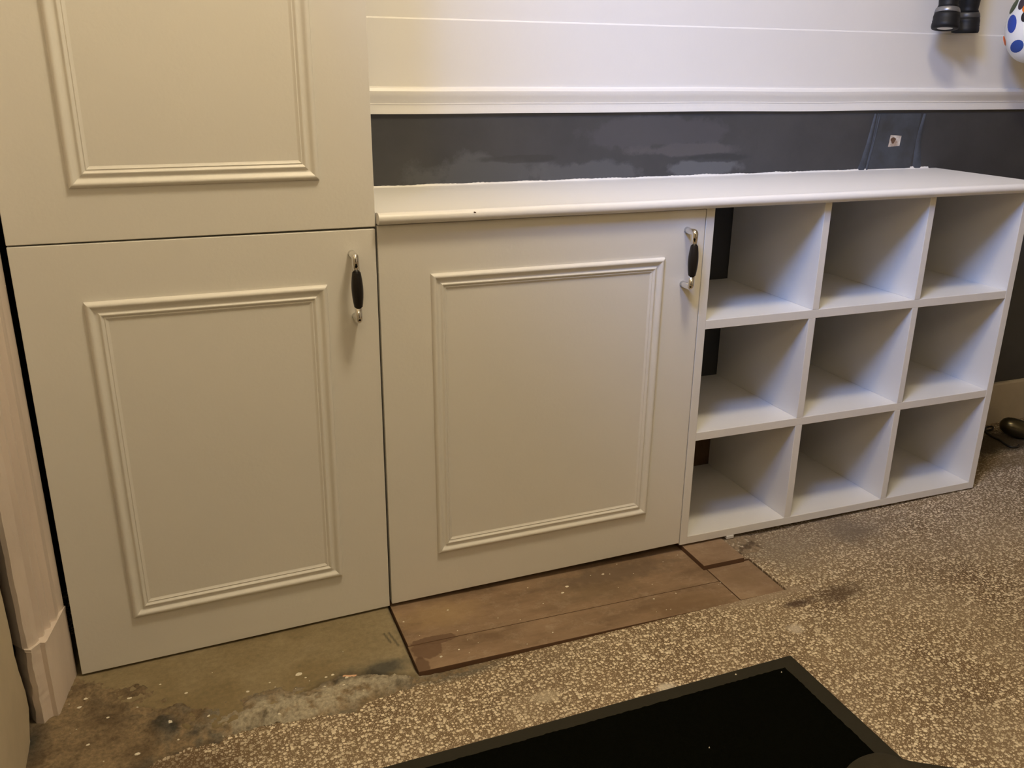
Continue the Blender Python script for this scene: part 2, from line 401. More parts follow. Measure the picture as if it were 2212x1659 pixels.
s_scr = sd_poly(X, Y, scr_poly) + (n1 - 0.5) * 0.022 * np.clip((0.59 - X) / 0.05, 0, 1) + (n2 - 0.5) * 0.006
s_mor = sd_poly(X, Y, mor_poly) + (n1 - 0.5) * 0.028 + (n2 - 0.5) * 0.014
base = -0.046 + 0.0145 * X
h_scr = 0.0042 + 0.0150 * np.clip(X, 0, 0.62)
edge = np.clip(s_scr / 0.007 + 0.4, 0, 1); edge = edge * edge * (3 - 2 * edge)
wavy = (n3 - 0.5) * 0.0016
z_scr = base + h_scr * edge + wavy * edge
lump = np.clip(s_mor / 0.022, 0, 1)
near = np.exp(-np.clip(-s_scr, 0, 1) / 0.05)
ridge = np.exp(-((X - 0.36) ** 2 / 0.010 + (Y + 0.237) ** 2 / 0.0009)) + 0.8 * np.exp(-((X - 0.50) ** 2 / 0.004 + (Y + 0.222) ** 2 / 0.0005))
n5 = vnoise(X, Y, 34, 8, 5)
h_mor = (0.0006 + 0.0085 * np.clip(n5 * 2.6 - 1.0, 0, 1) * near + 0.0045 * np.clip(n2 * 1.6 - 0.4, 0, 1) * near + 0.0035 * n4 * near + 0.007 * ridge) * lump + 0.0012 * lump * (n2 - 0.3)
z_mor = base + h_mor


def grid_mesh(name, Z, mask, cols, m):
    nx, ny = X.shape
    idx = -np.ones((nx, ny), int)
    cell = mask[:-1, :-1] & mask[1:, :-1] & mask[:-1, 1:] & mask[1:, 1:]
    use = np.zeros((nx, ny), bool); use[:-1, :-1] |= cell; use[1:, :-1] |= cell; use[:-1, 1:] |= cell; use[1:, 1:] |= cell
    idx[use] = np.arange(use.sum())
    v = np.stack([X[use], Y[use], Z[use]], 1)
    ii, jj = np.nonzero(cell)
    f = np.stack([idx[ii, jj], idx[ii + 1, jj], idx[ii + 1, jj + 1], idx[ii, jj + 1]], 1)
    me = bpy.data.meshes.new(name); me.from_pydata(v.tolist(), [], f.tolist()); me.update()
    a = me.color_attributes.new('Col', 'FLOAT_COLOR', 'POINT')
    c = np.ones((len(v), 4)); c[:, :3] = cols[use]
    a.data.foreach_set('color', c.ravel())
    return link(name, me, m, floor, smooth=True)


def lerp(a, b, t): return a + (b - a) * t[..., None]


c_scr = lerp(np.array([0.225, 0.172, 0.088]), np.array([0.30, 0.24, 0.14]), np.clip((n3 - 0.35) * 2.5, 0, 1))
c_scr = lerp(c_scr, np.array([0.33, 0.275, 0.175]), np.clip((X - 0.40) / 0.25, 0, 1) * 0.7)
c_scr = lerp(c_scr, np.array([0.09, 0.075, 0.045]), np.clip(0.5 - s_scr / 0.03, 0, 1) * np.clip(n2 * 2 - 0.5, 0, 1) * 0.9)
dk = np.exp(-((X - 0.53) ** 2 / 0.004 + (Y + 0.195) ** 2 / 0.0005)); c_scr = lerp(c_scr, np.array([0.07, 0.068, 0.055]), np.clip(dk * 1.4 * n2 * 1.6, 0, 0.9))
# thin scratches
for (ax, ay, bx, by) in [(0.572, -0.085, 0.578, -0.12), (0.582, -0.085, 0.590, -0.135)]:
    t = np.clip(((X - ax) * (bx - ax) + (Y - ay) * (by - ay)) / ((bx - ax) ** 2 + (by - ay) ** 2), 0, 1)
    dd = np.hypot(X - ax - (bx - ax) * t, Y - ay - (by - ay) * t)
    c_scr = lerp(c_scr, np.array([0.06, 0.05, 0.03]), np.clip(1.3 - dd / 0.0025, 0, 1) * 0.8)
brown = np.array([0.26, 0.19, 0.11]); pale = np.array([0.47, 0.42, 0.32]); dark = np.array([0.055, 0.048, 0.036])
c_mor = lerp(np.broadcast_to(brown, X.shape + (3,)), np.array([0.115, 0.078, 0.042]), np.clip((n1 - 0.42) * 4, 0, 1) * 0.8)
pl = np.clip(ridge * 1.5, 0, 1) * np.clip(n2 * 3 - 0.75, 0, 1)
near2 = np.exp(-np.abs(s_scr + 0.012) / 0.014)
c_mor = lerp(c_mor, dark, np.clip(near2 * np.clip(n5 * 4 - 1.5, 0, 1) * 1.6, 0, 1) * np.clip(X / 0.15, 0, 1))
c_mor = lerp(c_mor, np.array([0.16, 0.145, 0.115]), np.clip((n2 - 0.5) * 5, 0, 1) * np.clip((X - 0.1) / 0.1, 0, 1) * 0.7)
c_mor = lerp(c_mor, pale, np.clip(pl * 1.5 + np.clip(n1 * 3 - 1.5, 0, 1) * np.clip((X - 0.22) / 0.1, 0, 1) * 0.8, 0, 1) * 0.85)
c_mor = lerp(c_mor, dark * 0.9, np.clip(1.1 - np.hypot((X + 0.075) / 0.035, (Y + 0.16) / 0.07), 0, 1))
c_mor = lerp(c_mor, dark * 1.3, np.clip(1.2 - np.hypot((X - 0.20) / 0.12, (Y + 0.285) / 0.022) + (n2 - .5), 0, 1) * 0.8)
grid_mesh('screed_patch', z_scr, s_scr > -0.0042, c_scr, SCREED)['label'] = 'smooth olive brown cement patch in front of the tall cupboard'
grid_mesh('mortar_smear', z_mor, s_mor > -0.001, c_mor, MORTAR)['label'] = 'lumpy grey and brown mortar at the edge of the cement patch'

# crumbled lump where terrazzo and boards meet under the shelving
_X, _Y = X, Y
xs2 = np.arange(1.425, 1.545, 0.0022); ys2 = np.arange(-0.105, 0.06, 0.0022); X, Y = np.meshgrid(xs2, ys2, indexing='ij')
m1 = vnoise(X, Y, 40, 11, 5); m2 = vnoise(X, Y, 110, 12, 3)
s_r = 1.0 - np.hypot((X - 1.483) / 0.050, (Y + 0.010) / 0.068) + (m1 - 0.5) * 0.7
z_r = -0.046 + 0.0145 * X + np.clip(s_r * 3, 0, 1) * 0.0052 + (m2 - 0.5) * 0.0020 * np.clip(s_r * 4, 0, 1)
c_r = lerp(np.broadcast_to(np.array([0.27, 0.21, 0.145]), X.shape + (3,)), np.array([0.10, 0.065, 0.04]), np.clip((m1 - 0.52) * 8, 0, 1) * 0.8)
c_r = lerp(c_r, np.array([0.62, 0.55, 0.45]), np.clip((m2 - 0.68) * 10, 0, 1))
grid_mesh('crumbled_mortar', z_r, s_r > 0.0, c_r, MORTAR)
X, Y = _X, _Y

# specks of paint and plaster on the floor (nobody could count them)
g = Geo()
specks = [(0.293, -0.165, .0035), (0.39, -0.15, .006), (0.03, -0.06, .003), (0.185, -0.125, .003), (0.085, -0.10, .004), (0.06, -0.095, .0025), (0.155, -0.2, .004), (0.10, -0.255, .004),
          (0.437, -0.178, .0025), (0.45, -0.176, .003), (0.475, -0.19, .003), (0.40, -0.165, .002), (0.22, -0.205, .0035), (0.05, -0.14, .003), (0.02, -0.20, .003), (0.34, -0.245, .003), (0.0, -0.26, .004),
          (0.14, -0.08, .002), (0.465, -0.21, .003), (0.43, -0.20, .002), (0.0, -0.09, .005), (0.012, -0.075, .004)]
for i in range(16): specks.append((random.uniform(-0.05, 0.62), random.uniform(-0.28, -0.04), random.uniform(0.0008, 0.002)))
specks += [(0.66, -0.20, .003), (0.70, -0.19, .002), (0.98, -0.07, .003), (1.10, -0.03, .0032), (1.115, -0.035, .0012), (1.16, -0.16, .002), (0.72, -0.05, .002), (0.9, -0.2, .002), (0.62, -0.06, .002), (1.0, -0.05, .004)]
for i in range(26): specks.append((random.uniform(0.62, 1.44), random.uniform(-0.22, 0.0), random.uniform(0.0006, 0.0015)))
for x, y, r in specks:
    if x < 0.605:
        i = int(np.clip((x - xs[0]) / STEP, 0, len(xs) - 1)); j = int(np.clip((y - ys[0]) / STEP, 0, len(ys) - 1))
        z = z_scr[i, j] if s_scr[i, j] > 0 else z_mor[i, j]
    else: z = zb(x)
    n = 7; b = len(g.v); a0 = random.random() * 6
    for zz, k in ((z - 0.0005, 1.0), (z + 0.0006 + r * 0.12, 0.55)):
        for q in range(n):
            a = a0 + q * 2 * math.pi / n; rr = r * k * (0.75 + 0.5 * random.random()); g.v.append((x + rr * 1.4 * math.cos(a), y + rr * math.sin(a), zz))
    for q in range(n): g.f.append((b + q, b + (q + 1) % n, b + n + (q + 1) % n, b + n + q))
    g.f.append(tuple(b + n + q for q in range(n)))
tag(g.make('paint_specks', SPECK, floor), kind='stuff')
g = Geo(); zc = z_scr[int((0.46 - xs[0]) / STEP), int((-0.19 - ys[0]) / STEP)] + 0.004
g.v += [(0.430, -0.213, zc - .002), (0.455, -0.196, zc), (0.498, -0.182, zc + .001), (0.470, -0.206, zc - .001), (0.470, -0.172, zc + .001), (0.474, -0.190, zc + .004)]
g.f += [(0, 1, 5), (1, 4, 5), (4, 2, 5), (2, 3, 5), (3, 0, 5), (0, 3, 2, 4, 1)]
tag(g.make('plaster_splinter', SPLINT, floor), 'pinkish splinter of plaster in the mortar')

# ---- walls
g = Geo(); g.box(-0.30, 4.2, D, D + 0.12, -0.12, 0.985)
wall_back = tag(g.make('wall_back', DARKW), kind='structure')
g = Geo(); g.box(-0.30, 4.2, D + 0.001, D + 0.12, 0.985, 2.7)
tag(g.make('wall_back_upper', WALLW), kind='structure')
# bare strip of wall behind the cubby holes
g = Geo(); g.box(0.62, 2.245, D - 0.001, D + 0.01, -0.05, 0.135)
g.make('bare_strip', BARE, wall_back)['label'] = 'unpainted brown strip of wall behind the shelving'
# nearer left wall, broken edge
g = Geo()
rnd = random.Random(3); zz = np.linspace(-0.06, 2.7, 150)
edge_pts = [(-0.06, -0.150), (-0.036, -0.150), (-0.01, -0.112), (0.036, -0.116), (0.08, -0.128), (0.117, -0.134), (0.183, -0.129), (0.26, -0.141), (0.40, -0.138), (2.7, -0.14)]
ez, ey = zip(*edge_pts)
for i, z in enumerate(zz):
    e = float(np.interp(z, ez, ey)) + (noise.noise(Vector((z * 9, 1.3, 0))) * 0.006 + noise.noise(Vector((z * 45, 2.3, 0))) * 0.004)
    g.v += [(-0.075, -2.4, z), (-0.075, e - 0.006, z), (-0.079, e, z), (-0.30, e, z), (-0.30, -2.4, z)]
for i in range(len(zz) - 1):
    b = i * 5
    for k in range(5): g.f.append((b + k, b + (k + 1) % 5, b + 5 + (k + 1) % 5, b + 5 + k))
tag(g.make('wall_left', PLAST), kind='structure')
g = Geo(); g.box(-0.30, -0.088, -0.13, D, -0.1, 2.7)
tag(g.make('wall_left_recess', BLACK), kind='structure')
g = Geo(); g.box(-0.42, 4.32, -2.52, -2.4, -0.12, 2.7); tag(g.make('wall_front', HALLW), kind='structure')
g = Geo(); g.box(-0.15, 0.80, -2.405, -2.385, -0.05, 2.02); tag(g.make('dark_reflection_panel', BLACK, bevel=.004), kind='structure')  # unseen dark panel added to give the chrome handles a dark reflected stripe
g = Geo(); g.box(4.2, 4.32, -2.4, D, -0.12, 2.7); tag(g.make('wall_right', HALLW), kind='structure')
g = Geo(); g.box(-0.42, 4.32, -2.52, D + 0.12, 2.7, 2.8); tag(g.make('ceiling', HALLW), kind='structure')

# blue-grey patch with a square hole in it
pat = [(2.030, 0.822), (2.052, 0.90), (2.043, 0.9700), (2.2095, 0.9690), (2.204, 0.90), (2.1985, 0.822)]
hole = [(2.1075, 0.8805), (2.1110, 0.9120), (2.1500, 0.9095), (2.1475, 0.8825)]
g = Geo()
outer = [(2.0425, .8215), (2.052, .90), (2.057, .969), (2.2085, .968), (2.203, .90), (2.197, .8215)]
yp = D - 0.0016
cx, cz = 2.13, 0.895
no = len(outer)
for (x, z) in outer: g.v.append((x, D + 0.002, z))
for (x, z) in outer: g.v.append((x + (cx - x) * 0.02, yp, z + (cz - z) * 0.02))
hp = [hole[0], hole[1], ((hole[1][0] + hole[2][0]) / 2 - .012, .9115), hole[2], ((hole[2][0] + hole[3][0]) / 2, .896), hole[3]]
for (x, z) in hp: g.v.append((x, yp, z))
for (x, z) in hp: g.v.append((x, yp + 0.0035, z))
for k in range(no):
    k2 = (k + 1) % no
    g.f.append((k, k2, no + k2, no + k)); g.f.append((no + k, no + k2, 2 * no + k2, 2 * no + k)); g.f.append((2 * no + k, 2 * no + k2, 3 * no + k2, 3 * no + k))
g.make('wall_patch', PATCH, wall_back)['label'] = 'blue-grey painted patch round the small square hole'
# folds of filler beside the patch
for pts in ([(2.028, .8215, .020), (2.034, .85, .015), (2.041, .89, .011), (2.047, .93, .009), (2.052, .968, .006)], [(2.046, .8215, .006), (2.052, .86, .007), (2.060, .91, .006), (2.066, .966, .004)], [(2.222, .8215, .024), (2.218, .85, .020), (2.213, .89, .014), (2.214, .92, .011), (2.222, .967, .008)]):
    g = Geo()
    for (x, z, w) in pts:
        g.v += [(x - w * .8, D + .001, z), (x - w * .3, D - .0026, z), (x + w * .3, D - .0022, z), (x + w * .8, D + .001, z)]
    for i in range(len(pts) - 1):
        for k in range(3): g.f.append((4 * i + k, 4 * i + k + 1, 4 * i + 5 + k, 4 * i + 4 + k))
    g.make('filler_ridge', RIDGE, wall_back, smooth=True)
FILL = mat('white_filler', (0.72, 0.68, 0.62), 0.8, var=0.75, vscale=55, col2=(0.25, 0.14, 0.07), bump=0.5)
g = Geo(); g.v += [(x, D - 0.0009, z) for x, z in hp] + [(x, D + .003, z) for x, z in hp]
n = len(hp); g.f.append(tuple(range(n)))
for k in range(n): g.f.append((k, (k + 1) % n, n + (k + 1) % n, n + k))
g.make('plaster_square', FILL, wall_back)['label'] = 'small white and brown plaster square in the patch'

g = Geo(); g.v += [(2.1225 + .0085 * math.cos(a) * (1 + .3 * math.sin(3 * a)), D - 0.0013, .8975 + .0085 * math.sin(a)) for a in np.linspace(0, 2 * math.pi, 13)[:-1]] + [(2.1225, D - .0014, .8975)]
g.f += [(k, (k + 1) % 12, 12) for k in range(12)]
g.make('screw_hole', BEDGE, wall_back)['label'] = 'brown hole in the plaster square'
# dado rail
prof = [(D + .01, 1.0335), (D - .008, 1.0335), (D - .0145, 1.0305), (D - .0175, 1.0245), (D - .0165, 1.0180), (D - .0135, 1.0115), (D - .0100, 1.0050), (D - .0080, .9995), (D - .0083, .9982), (D - .0080, .9968), (D - .0070, .9955),
        (D - .0064, .9860), (D - .0075, .9800), (D - .0070, .9768), (D + .01, .9765)]
g = Geo(); nseg = 60
for i in range(nseg + 1):
    x = 0.60 + (4.2 - 0.60) * i / nseg; dz = noise.noise(Vector((x * 3, 0, 5))) * 0.0018
    for y, z in prof: g.v.append((x, y, z + dz))
n = len(prof)
for i in range(nseg):
    for k in range(n): g.f.append((i * n + k, i * n + (k + 1) % n, (i + 1) * n + (k + 1) % n, (i + 1) * n + k))
g.f.append(tuple(range(n))); g.f.append(tuple(nseg * n + k for k in reversed(range(n))))
o = tag(g.make('trim_1', PAINT2), kind='structure')
for p in o.data.polygons: p.use_smooth = len(p.vertices) == 4
o.data.set_sharp_from_angle(angle=math.radians(32))
# flat board above the rail, its thin top edge catches the lamp light
g = Geo(); g.prism([(D + .01, 1.027), (D - .0025, 1.027), (D - .0025, 1.1688), (D - .0010, 1.1712), (D + .0015, 1.1722), (D + .01, 1.1722)], 'x', 0.55, 4.2)
tag(g.make('trim_2', WALLW), kind='structure')
# baseboard right of the shelving
g = Geo(); g.prism([(D + .01, -0.05), (D - .012, -0.05), (D - .012, .1265), (D - .009, .1325), (D + .01, .1335)], 'x', 2.258, 4.2)
tag(g.make('baseboard_back', mat('baseboard_paint', (0.52, 0.46, 0.36), 0.6, bump=0.3, bscale=30, var=0.25, vscale=6)), kind='structure')

# architrave and plinth block at the left


def post(name, prof, z0, z1, m, parent, nz=120, rough=0.0015, roughfrom=6, top=None):
    g = Geo(); n = len(prof)
    for i in range(nz + 1):
        z = z0 + (z1 - z0) * i / nz
        for k, (x, y) in enumerate(prof):
            r = rough * (2.2 if k >= roughfrom else 0.35) * min(1.0, (1.6 if z < 0.4 else 0.7))
            d = noise.noise(Vector((k * 1.7, z * 22, 3))) * r + noise.noise(Vector((k * 2.7, z * 70, 9))) * r * 0.5
            g.v.append((x + d, y - d * 0.5, z + ((top[k] if top else 0) * (i / nz) ** 8)))
    for i in range(nz):
        for k in range(n): g.f.append((i * n + k, i * n + (k + 1) % n, (i + 1) * n + (k + 1) % n, (i + 1) * n + k))
    g.f.append(tuple(range(n))); g.f.append(tuple(nz * n + k for k in reversed(range(n))))
    o = g.make(name, m, parent)
    for p in o.data.polygons: p.use_smooth = len(p.vertices) == 4
    o.data.set_sharp_from_angle(angle=math.radians(24)); return o


arch = thing('door_architrave', (-0.05, -0.05, -0.046), 'old chipped cream door surround with moulded grooves left of the tall cupboard', 'architrave')
pl = [(-0.0865, 0.012), (-0.0100, 0.013), (-0.0185, -0.030), (-0.0318, -0.096), (-0.0345, -0.101), (-0.0425, -0.098), (-0.0470, -0.104), (-0.0555, -0.116), (-0.066, -0.112), (-0.0865, -0.078)]
post('plinth_block', pl, -0.047, 0.108, OLDP, arch, 110, 0.0016, 6)
ar = [(-0.0865, 0.011), (-0.0115, 0.011), (-0.0125, 0.004), (-0.0190, -0.008), (-0.0205, -0.033), (-0.0280, -0.036), (-0.0345, -0.041), (-0.0285, -0.047), (-0.0290, -0.056), (-0.0370, -0.059), (-0.0430, -0.064), (-0.0365, -0.070), (-0.0375, -0.079), (-0.0460, -0.083), (-0.0445, -0.090), (-0.0500, -0.102), (-0.0600, -0.110), (-0.068, -0.108), (-0.0865, -0.085)]
post('moulded_upright', ar, 0.112, 2.3, OLDP, arch, 420, 0.0006, 13)
g = Geo(); g.prism([(x * 0.99 + 0.0006, y) for x, y in pl], 'z', 0.107, 0.1125)
g.make('plinth_ledge', OLDP, arch)

# ------------------------------------------------------------------ doors and cupboards
MP = [(0, 0), (.0006, .0030), (.0020, .0058), (.0042, .0074), (.0064, .0079), (.0082, .0076), (.0098, .0066), (.0120, .0044), (.0140, .0026), (.0156, .0019), (.0186, .0019), (.0200, .0026), (.0216, .0042), (.0230, .0050), (.0244, .0049), (.0258, .0038), (.0276, .0021), (.0286, .0016), (.0292, .0024), (.0302, .0026), (.0322, .0013), (.0345, .0002), (.0350, 0)]


def frame(parent, TL, TR, BR, BL, w=0.0350):
    """four mitred lengths of panel moulding applied to a door front (y = 0)"""
    k = w / 0.0350
    P = [Vector((a, 0, b)) for a, b in (TL, TR, BR, BL)]; c = sum(P, Vector()) / 4
    sgn = [(1, -1), (-1, -1), (-1, 1), (1, 1)]
    for i in range(4):
        j = (i + 1) % 4; g = Geo()
        for (s, h) in MP:
            s *= k
            for q in (i, j): g.v.append((P[q].x + sgn[q][0] * s, -h, P[q].z + sgn[q][1] * s))
        for (s, h) in (MP[-1], MP[0]):
            s *= k
            for q in (i, j): g.v.append((P[q].x + sgn[q][0] * s, 0.0005, P[q].z + sgn[q][1] * s))
        n = len(MP) + 2
        for a in range(n):
            a2 = (a + 1) % n; g.f.append((2 * a, 2 * a + 1, 2 * a2 + 1, 2 * a2))
        g.f.append(tuple(2 * a for a in range(n))); g.f.append(tuple(2 * a + 1 for a in reversed(range(n))))
        o = g2(g, 'moulding', PAINT, parent)
        for p in o.data.polygons: p.use_smooth = len(p.vertices) == 4
        try: o.data.set_sharp_from_angle(angle=math.radians(28))
        except Exception: pass


def g2(g, name, m, parent, **kw):
    """part of a mesh parent whose own origin sits at the thing's empty"""
    off = parent.parent.location if parent.parent else Vector()
    g.v = [(x - off.x, y - off.y, z - off.z) for x, y, z in g.v]
    return link(name, mesh(name, g.v, g.f), m, parent, **kw)


def door(parent, BL, BR, TR, TL, th=0.018):
    g = Geo()
    g.hexa([(BL[0], 0, BL[1]), (BR[0], 0, BR[1]), (BR[0], th, BR[1]), (BL[0], th, BL[1]), (TL[0], 0, TL[1]), (TR[0], 0, TR[1]), (TR[0], th, TR[1]), (TL[0], th, TL[1])])
    return g.make('door', PAINT, parent, bevel=0.0013)


def handle(dr, x, ztop, zbot, lean=0.0):
    """bow handle: two chrome posts and ends, black turned grip in the middle"""
    so = 0.0330
    def P(t, y): z = ztop + (zbot - ztop) * t; return (x + lean * t, y, z)
    L = ztop - zbot
    for a, s in ((0.0, 1), (1.0, -1)):
        g = Geo(); pts = [P(a, 0.0005), P(a, -0.012), P(a, -so + 0.004)]
        for q in range(1, 6):
            t = q / 5 * math.pi / 2
            pts.append((x + lean * a, -so + 0.004 - 0.004 * math.sin(t), (ztop if s > 0 else zbot) - s * 0.004 * (1 - math.cos(t))))
        pts.append(P(a + s * (0.24 if s > 0 else 0.225), -so))
        rr = [.0072, .0068, .0068] + [.0068] * 5 + [.0068]
        g.tube(pts, rr, 20)
        h = g2(g, 'handle_post', CHROME, dr, smooth=True); h['label'] = 'chrome end of the handle'
    g = Geo(); pts = []; rr = []
    for q in range(15):
        t = q / 14; pts.append(P(0.235 + t * 0.545, -so - 0.0010)); rr.append(0.0077 + 0.0031 * math.sin(math.pi * t) ** 0.9)
    g.tube(pts, rr, 24)
    h2 = g2(g, 'handle_grip', GRIP, dr, smooth=True); h2['label'] = 'black tapered handle grip'
    for hh in (h2,):
        try: hh.data.set_sharp_from_angle(angle=math.radians(50))
        except Exception: pass


tall = thing('tall_cupboard', (0.30, 0.17, -0.043), 'tall off-white panelled cupboard with one door above another, at the left', 'cupboard')
g = Geo()
for a in ((0.004, 0.022, 0.0195, D - 0.004, -0.036, 2.25), (0.5855, 0.6035, 0.0195, D - 0.004, -0.020, 2.25), (0.022, 0.5855, 0.0195, D - 0.004, 0.02, 0.038), (0.022, 0.5855, 0.022, D - 0.004, 0.785, 0.80), (0.022, 0.5855, 0.0195, D - 0.004, 2.232, 2.25), (0.022, 0.5855, D - 0.01, D - 0.004, 0.038, 2.232)): g.box(*a)
g.make('carcass', PAINT, tall)
d1 = door(tall, (0.0, -0.0365), (0.6055, -0.0189), (0.6058, 0.7912), (0.0, 0.7914))
frame(d1, (0.1005, 0.6920), (0.5120, 0.6930), (0.5094, 0.0780), (0.1045, 0.0680))
handle(d1, 0.5600, 0.7475, 0.6285, lean=0.002)
d2 = door(tall, (0.0, 0.7938), (0.6070, 0.7950), (0.6020, 2.2400), (0.0005, 2.2400))
frame(d2, (0.0995, 2.12), (0.5080, 2.12), (0.5095, 0.8830), (0.1045, 0.8815))

base_c = thing('base_cupboard', (0.965, 0.17, -0.03), 'low off-white panelled cupboard under the worktop beside the shelving', 'cupboard')
g = Geo()
for a in ((0.612, 0.630, 0.0195, D - 0.004, -0.019, 0.798), (1.3005, 1.3185, 0.0195, D - 0.004, -0.008, 0.798), (1.303, 1.316, 0.10, 0.14, -0.0273, -0.008), (1.303, 1.316, 0.28, 0.32, -0.0500, -0.008), (0.630, 1.3005, 0.0195, D - 0.004, 0.02, 0.038), (0.630, 1.3005, D - 0.01, D - 0.004, 0.038, 0.798)): g.box(*a)
g.make('carcass', PAINT, base_c)
d3 = door(base_c, (0.6104, -0.0154), (1.3178, -0.0038), (1.3178, 0.7965), (0.6095, 0.7965))
frame(d3, (0.7100, 0.6995), (1.2235, 0.6995), (1.2195, 0.0945), (0.7140, 0.0890), w=0.0330)
handle(d3, 1.2735, 0.7545, 0.6385, lean=-0.001)

# ------------------------------------------------------------------ open shelving with nine holes
cub = thing('cubbyhole_unit', (1.787, 0.17, -0.0105), 'white open shelving unit with nine square holes under the worktop', 'shelving')
ZB = [(-0.0098, 0.0103), (0.2606, 0.2808), (0.5297, 0.5503)]
D0 = D - 0.0022


def pn(name, *a, lab=None):
    o = Geo().box(*a).make(name, PAINT2, cub, bevel=0.0009)
    if lab: o['label'] = lab
    return o


pn('side_panel', 1.3197, 1.3402, 0.0, D0, -0.0098, 0.7985)
pn('side_panel', 2.2335, 2.2542, 0.0, D0, -0.0098, 0.7985)
pn('bottom_panel', 1.3402, 2.2335, 0.0, D0, *ZB[0])
for zz_ in ZB[1:]: pn('shelf', 1.3402, 2.2335, 0.0002, D0, *zz_)
DV = [[(1.6213, 1.6412), (1.6213, 1.6406), (1.6280, 1.6465)], [(1.9275, 1.9460), (1.9302, 1.9480), (1.9315, 1.9495)]]
for col_ in DV:
    for r, (a, b) in enumerate(col_): pn('divider', a, b, 0.0001, D0, ZB[r][1], (ZB[r + 1][0] if r < 2 else 0.7985))
Geo().box(1.4530, 1.4735, -0.002, 0.030, -0.0178, -0.0098).make('shim', SHIM, cub, bevel=0.001)['label'] = 'white plastic shim under the bottom panel'
for x in (1.50, 2.235):
    Geo().box(x - 0.012, x + 0.012, 0.05, 0.08, zfl(x) + 0.0005, -0.0098).make('foot', BEDGE, cub)
for x in (1.50, 2.235):
    Geo().box(x - 0.012, x + 0.012, 0.28, 0.31, zfl(x) + 0.0005, -0.0098).make('foot', BEDGE, cub)

# ------------------------------------------------------------------ worktop
wt = thing('worktop', (1.45, 0.17, 0.7995), 'long white worktop with a rounded front lip over cupboard and shelving', 'worktop')
Geo().box(0.6085, 2.290, 0.002, D - 0.0005, 0.7995, 0.8202).make('top_board', PAINT2, wt, bevel=0.0008)
pf = [(0.0015, .7990)] + [(-0.0085 - 0.0125 * math.cos(t), .8100 + 0.0110 * math.sin(t)) for t in np.linspace(-math.pi / 2 * 0.92, math.pi / 2, 11)] + [(0.0000, .8210), (0.0015, .8203)]
g = Geo(); ns = 50
for i in range(ns + 1):
    x = 0.6095 + (2.2925 - 0.6095) * i / ns; dz = noise.noise(Vector((x * 4, 3, 1))) * 0.0006
    for y, z in pf: g.v.append((x, y, z + dz))
n = len(pf)
for i in range(ns):
    for k in range(n): g.f.append((i * n + k, i * n + (k + 1) % n, (i + 1) * n + (k + 1) % n, (i + 1) * n + k))
g.f.append(tuple(range(n))); g.f.append(tuple(ns * n + k for k in reversed(range(n))))
o = g.make('front_lip', PAINT2, wt)
for p in o.data.polygons: p.use_smooth = len(p.vertices) == 4
try: o.data.set_sharp_from_angle(angle=math.radians(35))
except Exception: pass
# ragged paint line where the worktop meets the wall
g = Geo(); ns = 420
for i in range(ns + 1):
    x = 0.605 + (2.262 - 0.605) * i / ns
    h = 0.0030 + 0.0022 * noise.noise(Vector((x * 14, 0, 0))) + 0.0022 * abs(noise.noise(Vector((x * 90, 4, 0)))) + (0.003 if abs(x - 2.205) < .02 else 0)
    h = max(h, 0.0006)
    g.v += [(x, D - 0.0040, ZT - .0004), (x, D - 0.0012, ZT + h * .35), (x, D - 0.0005, ZT + h), (x, D + 0.001, ZT + h)]
for i in range(ns):
    for k in range(3): g.f.append((4 * i + k, 4 * i + k + 1, 4 * i + 5 + k, 4 * i + 4 + k))
g.make('paint_bead', PAINT2, wt, smooth=True)['label'] = 'ragged white paint line along the wall'
# chip in the front lip
Geo().tube([(0.792, -0.0195, .8165), (0.7960, -0.0197, .8155)], [.0012, .0009], 6).make('chip', BEDGE, wt)

# ------------------------------------------------------------------ door mat
mt = thing('door_mat', (0.9, -0.8, zfl(0.9)), 'black carpet-pile door mat with a dark rubber border on the speckled floor', 'mat')
MX0, MX1, MY0, MY1 = 0.10, 1.3145, -1.45, -0.4335
g = Geo()
A = [(MX0, MY0), (MX1, MY0), (MX1 + .001, MY1), (MX0, MY1 - 0.006)]
B = [(MX0 + .004, MY0 + .004), (MX1 - .004, MY0 + .004), (MX1 - .003, MY1 - .004), (MX0 + .004, MY1 - .010)]
for ring, h in ((A, 0.0004), (A, 0.0015), (B, 0.0036)):
    for x, y in ring: g.v.append((x, y, zfl(x) + h))
for r in range(2):
    for k in range(4): g.f.append((4 * r + k, 4 * r + (k + 1) % 4, 4 * r + 4 + (k + 1) % 4, 4 * r + 4 + k))
g.f.append((8, 9, 10, 11)); g.f.append((3, 2, 1, 0))
g.make('rubber_border', RUBBER, mt)['label'] = 'dark grey rubber border'
nx, ny = 170, 150; g = Geo()
for i in range(nx + 1):
    for j in range(ny + 1):
        u, v = i / nx, j / ny
        x = MX0 + .03 + u * (MX1 - .0335 - MX0 - .03); y = MY0 + .03 + v * (MY1 - .0285 - MY0 - .03) - 0.004 * (1 - u)
        e = min(u * 1.2, (1 - u) * 1.2, v, 1 - v)
        if i in (0, nx): x += random.uniform(-.0012, .0012)
        if j in (0, ny): y += random.uniform(-.0012, .0012)
        h = 0.0030 if e <= 0 else 0.0062 + random.uniform(-.0006, .0006)
        g.v.append((x, y, zfl(x) + h))
for i in range(nx):
    for j in range(ny): a = i * (ny + 1) + j; g.f.append((a, a + ny + 1, a + ny + 2, a + 1))
g.make('carpet_pile', PILE, mt)['label'] = 'black pile'

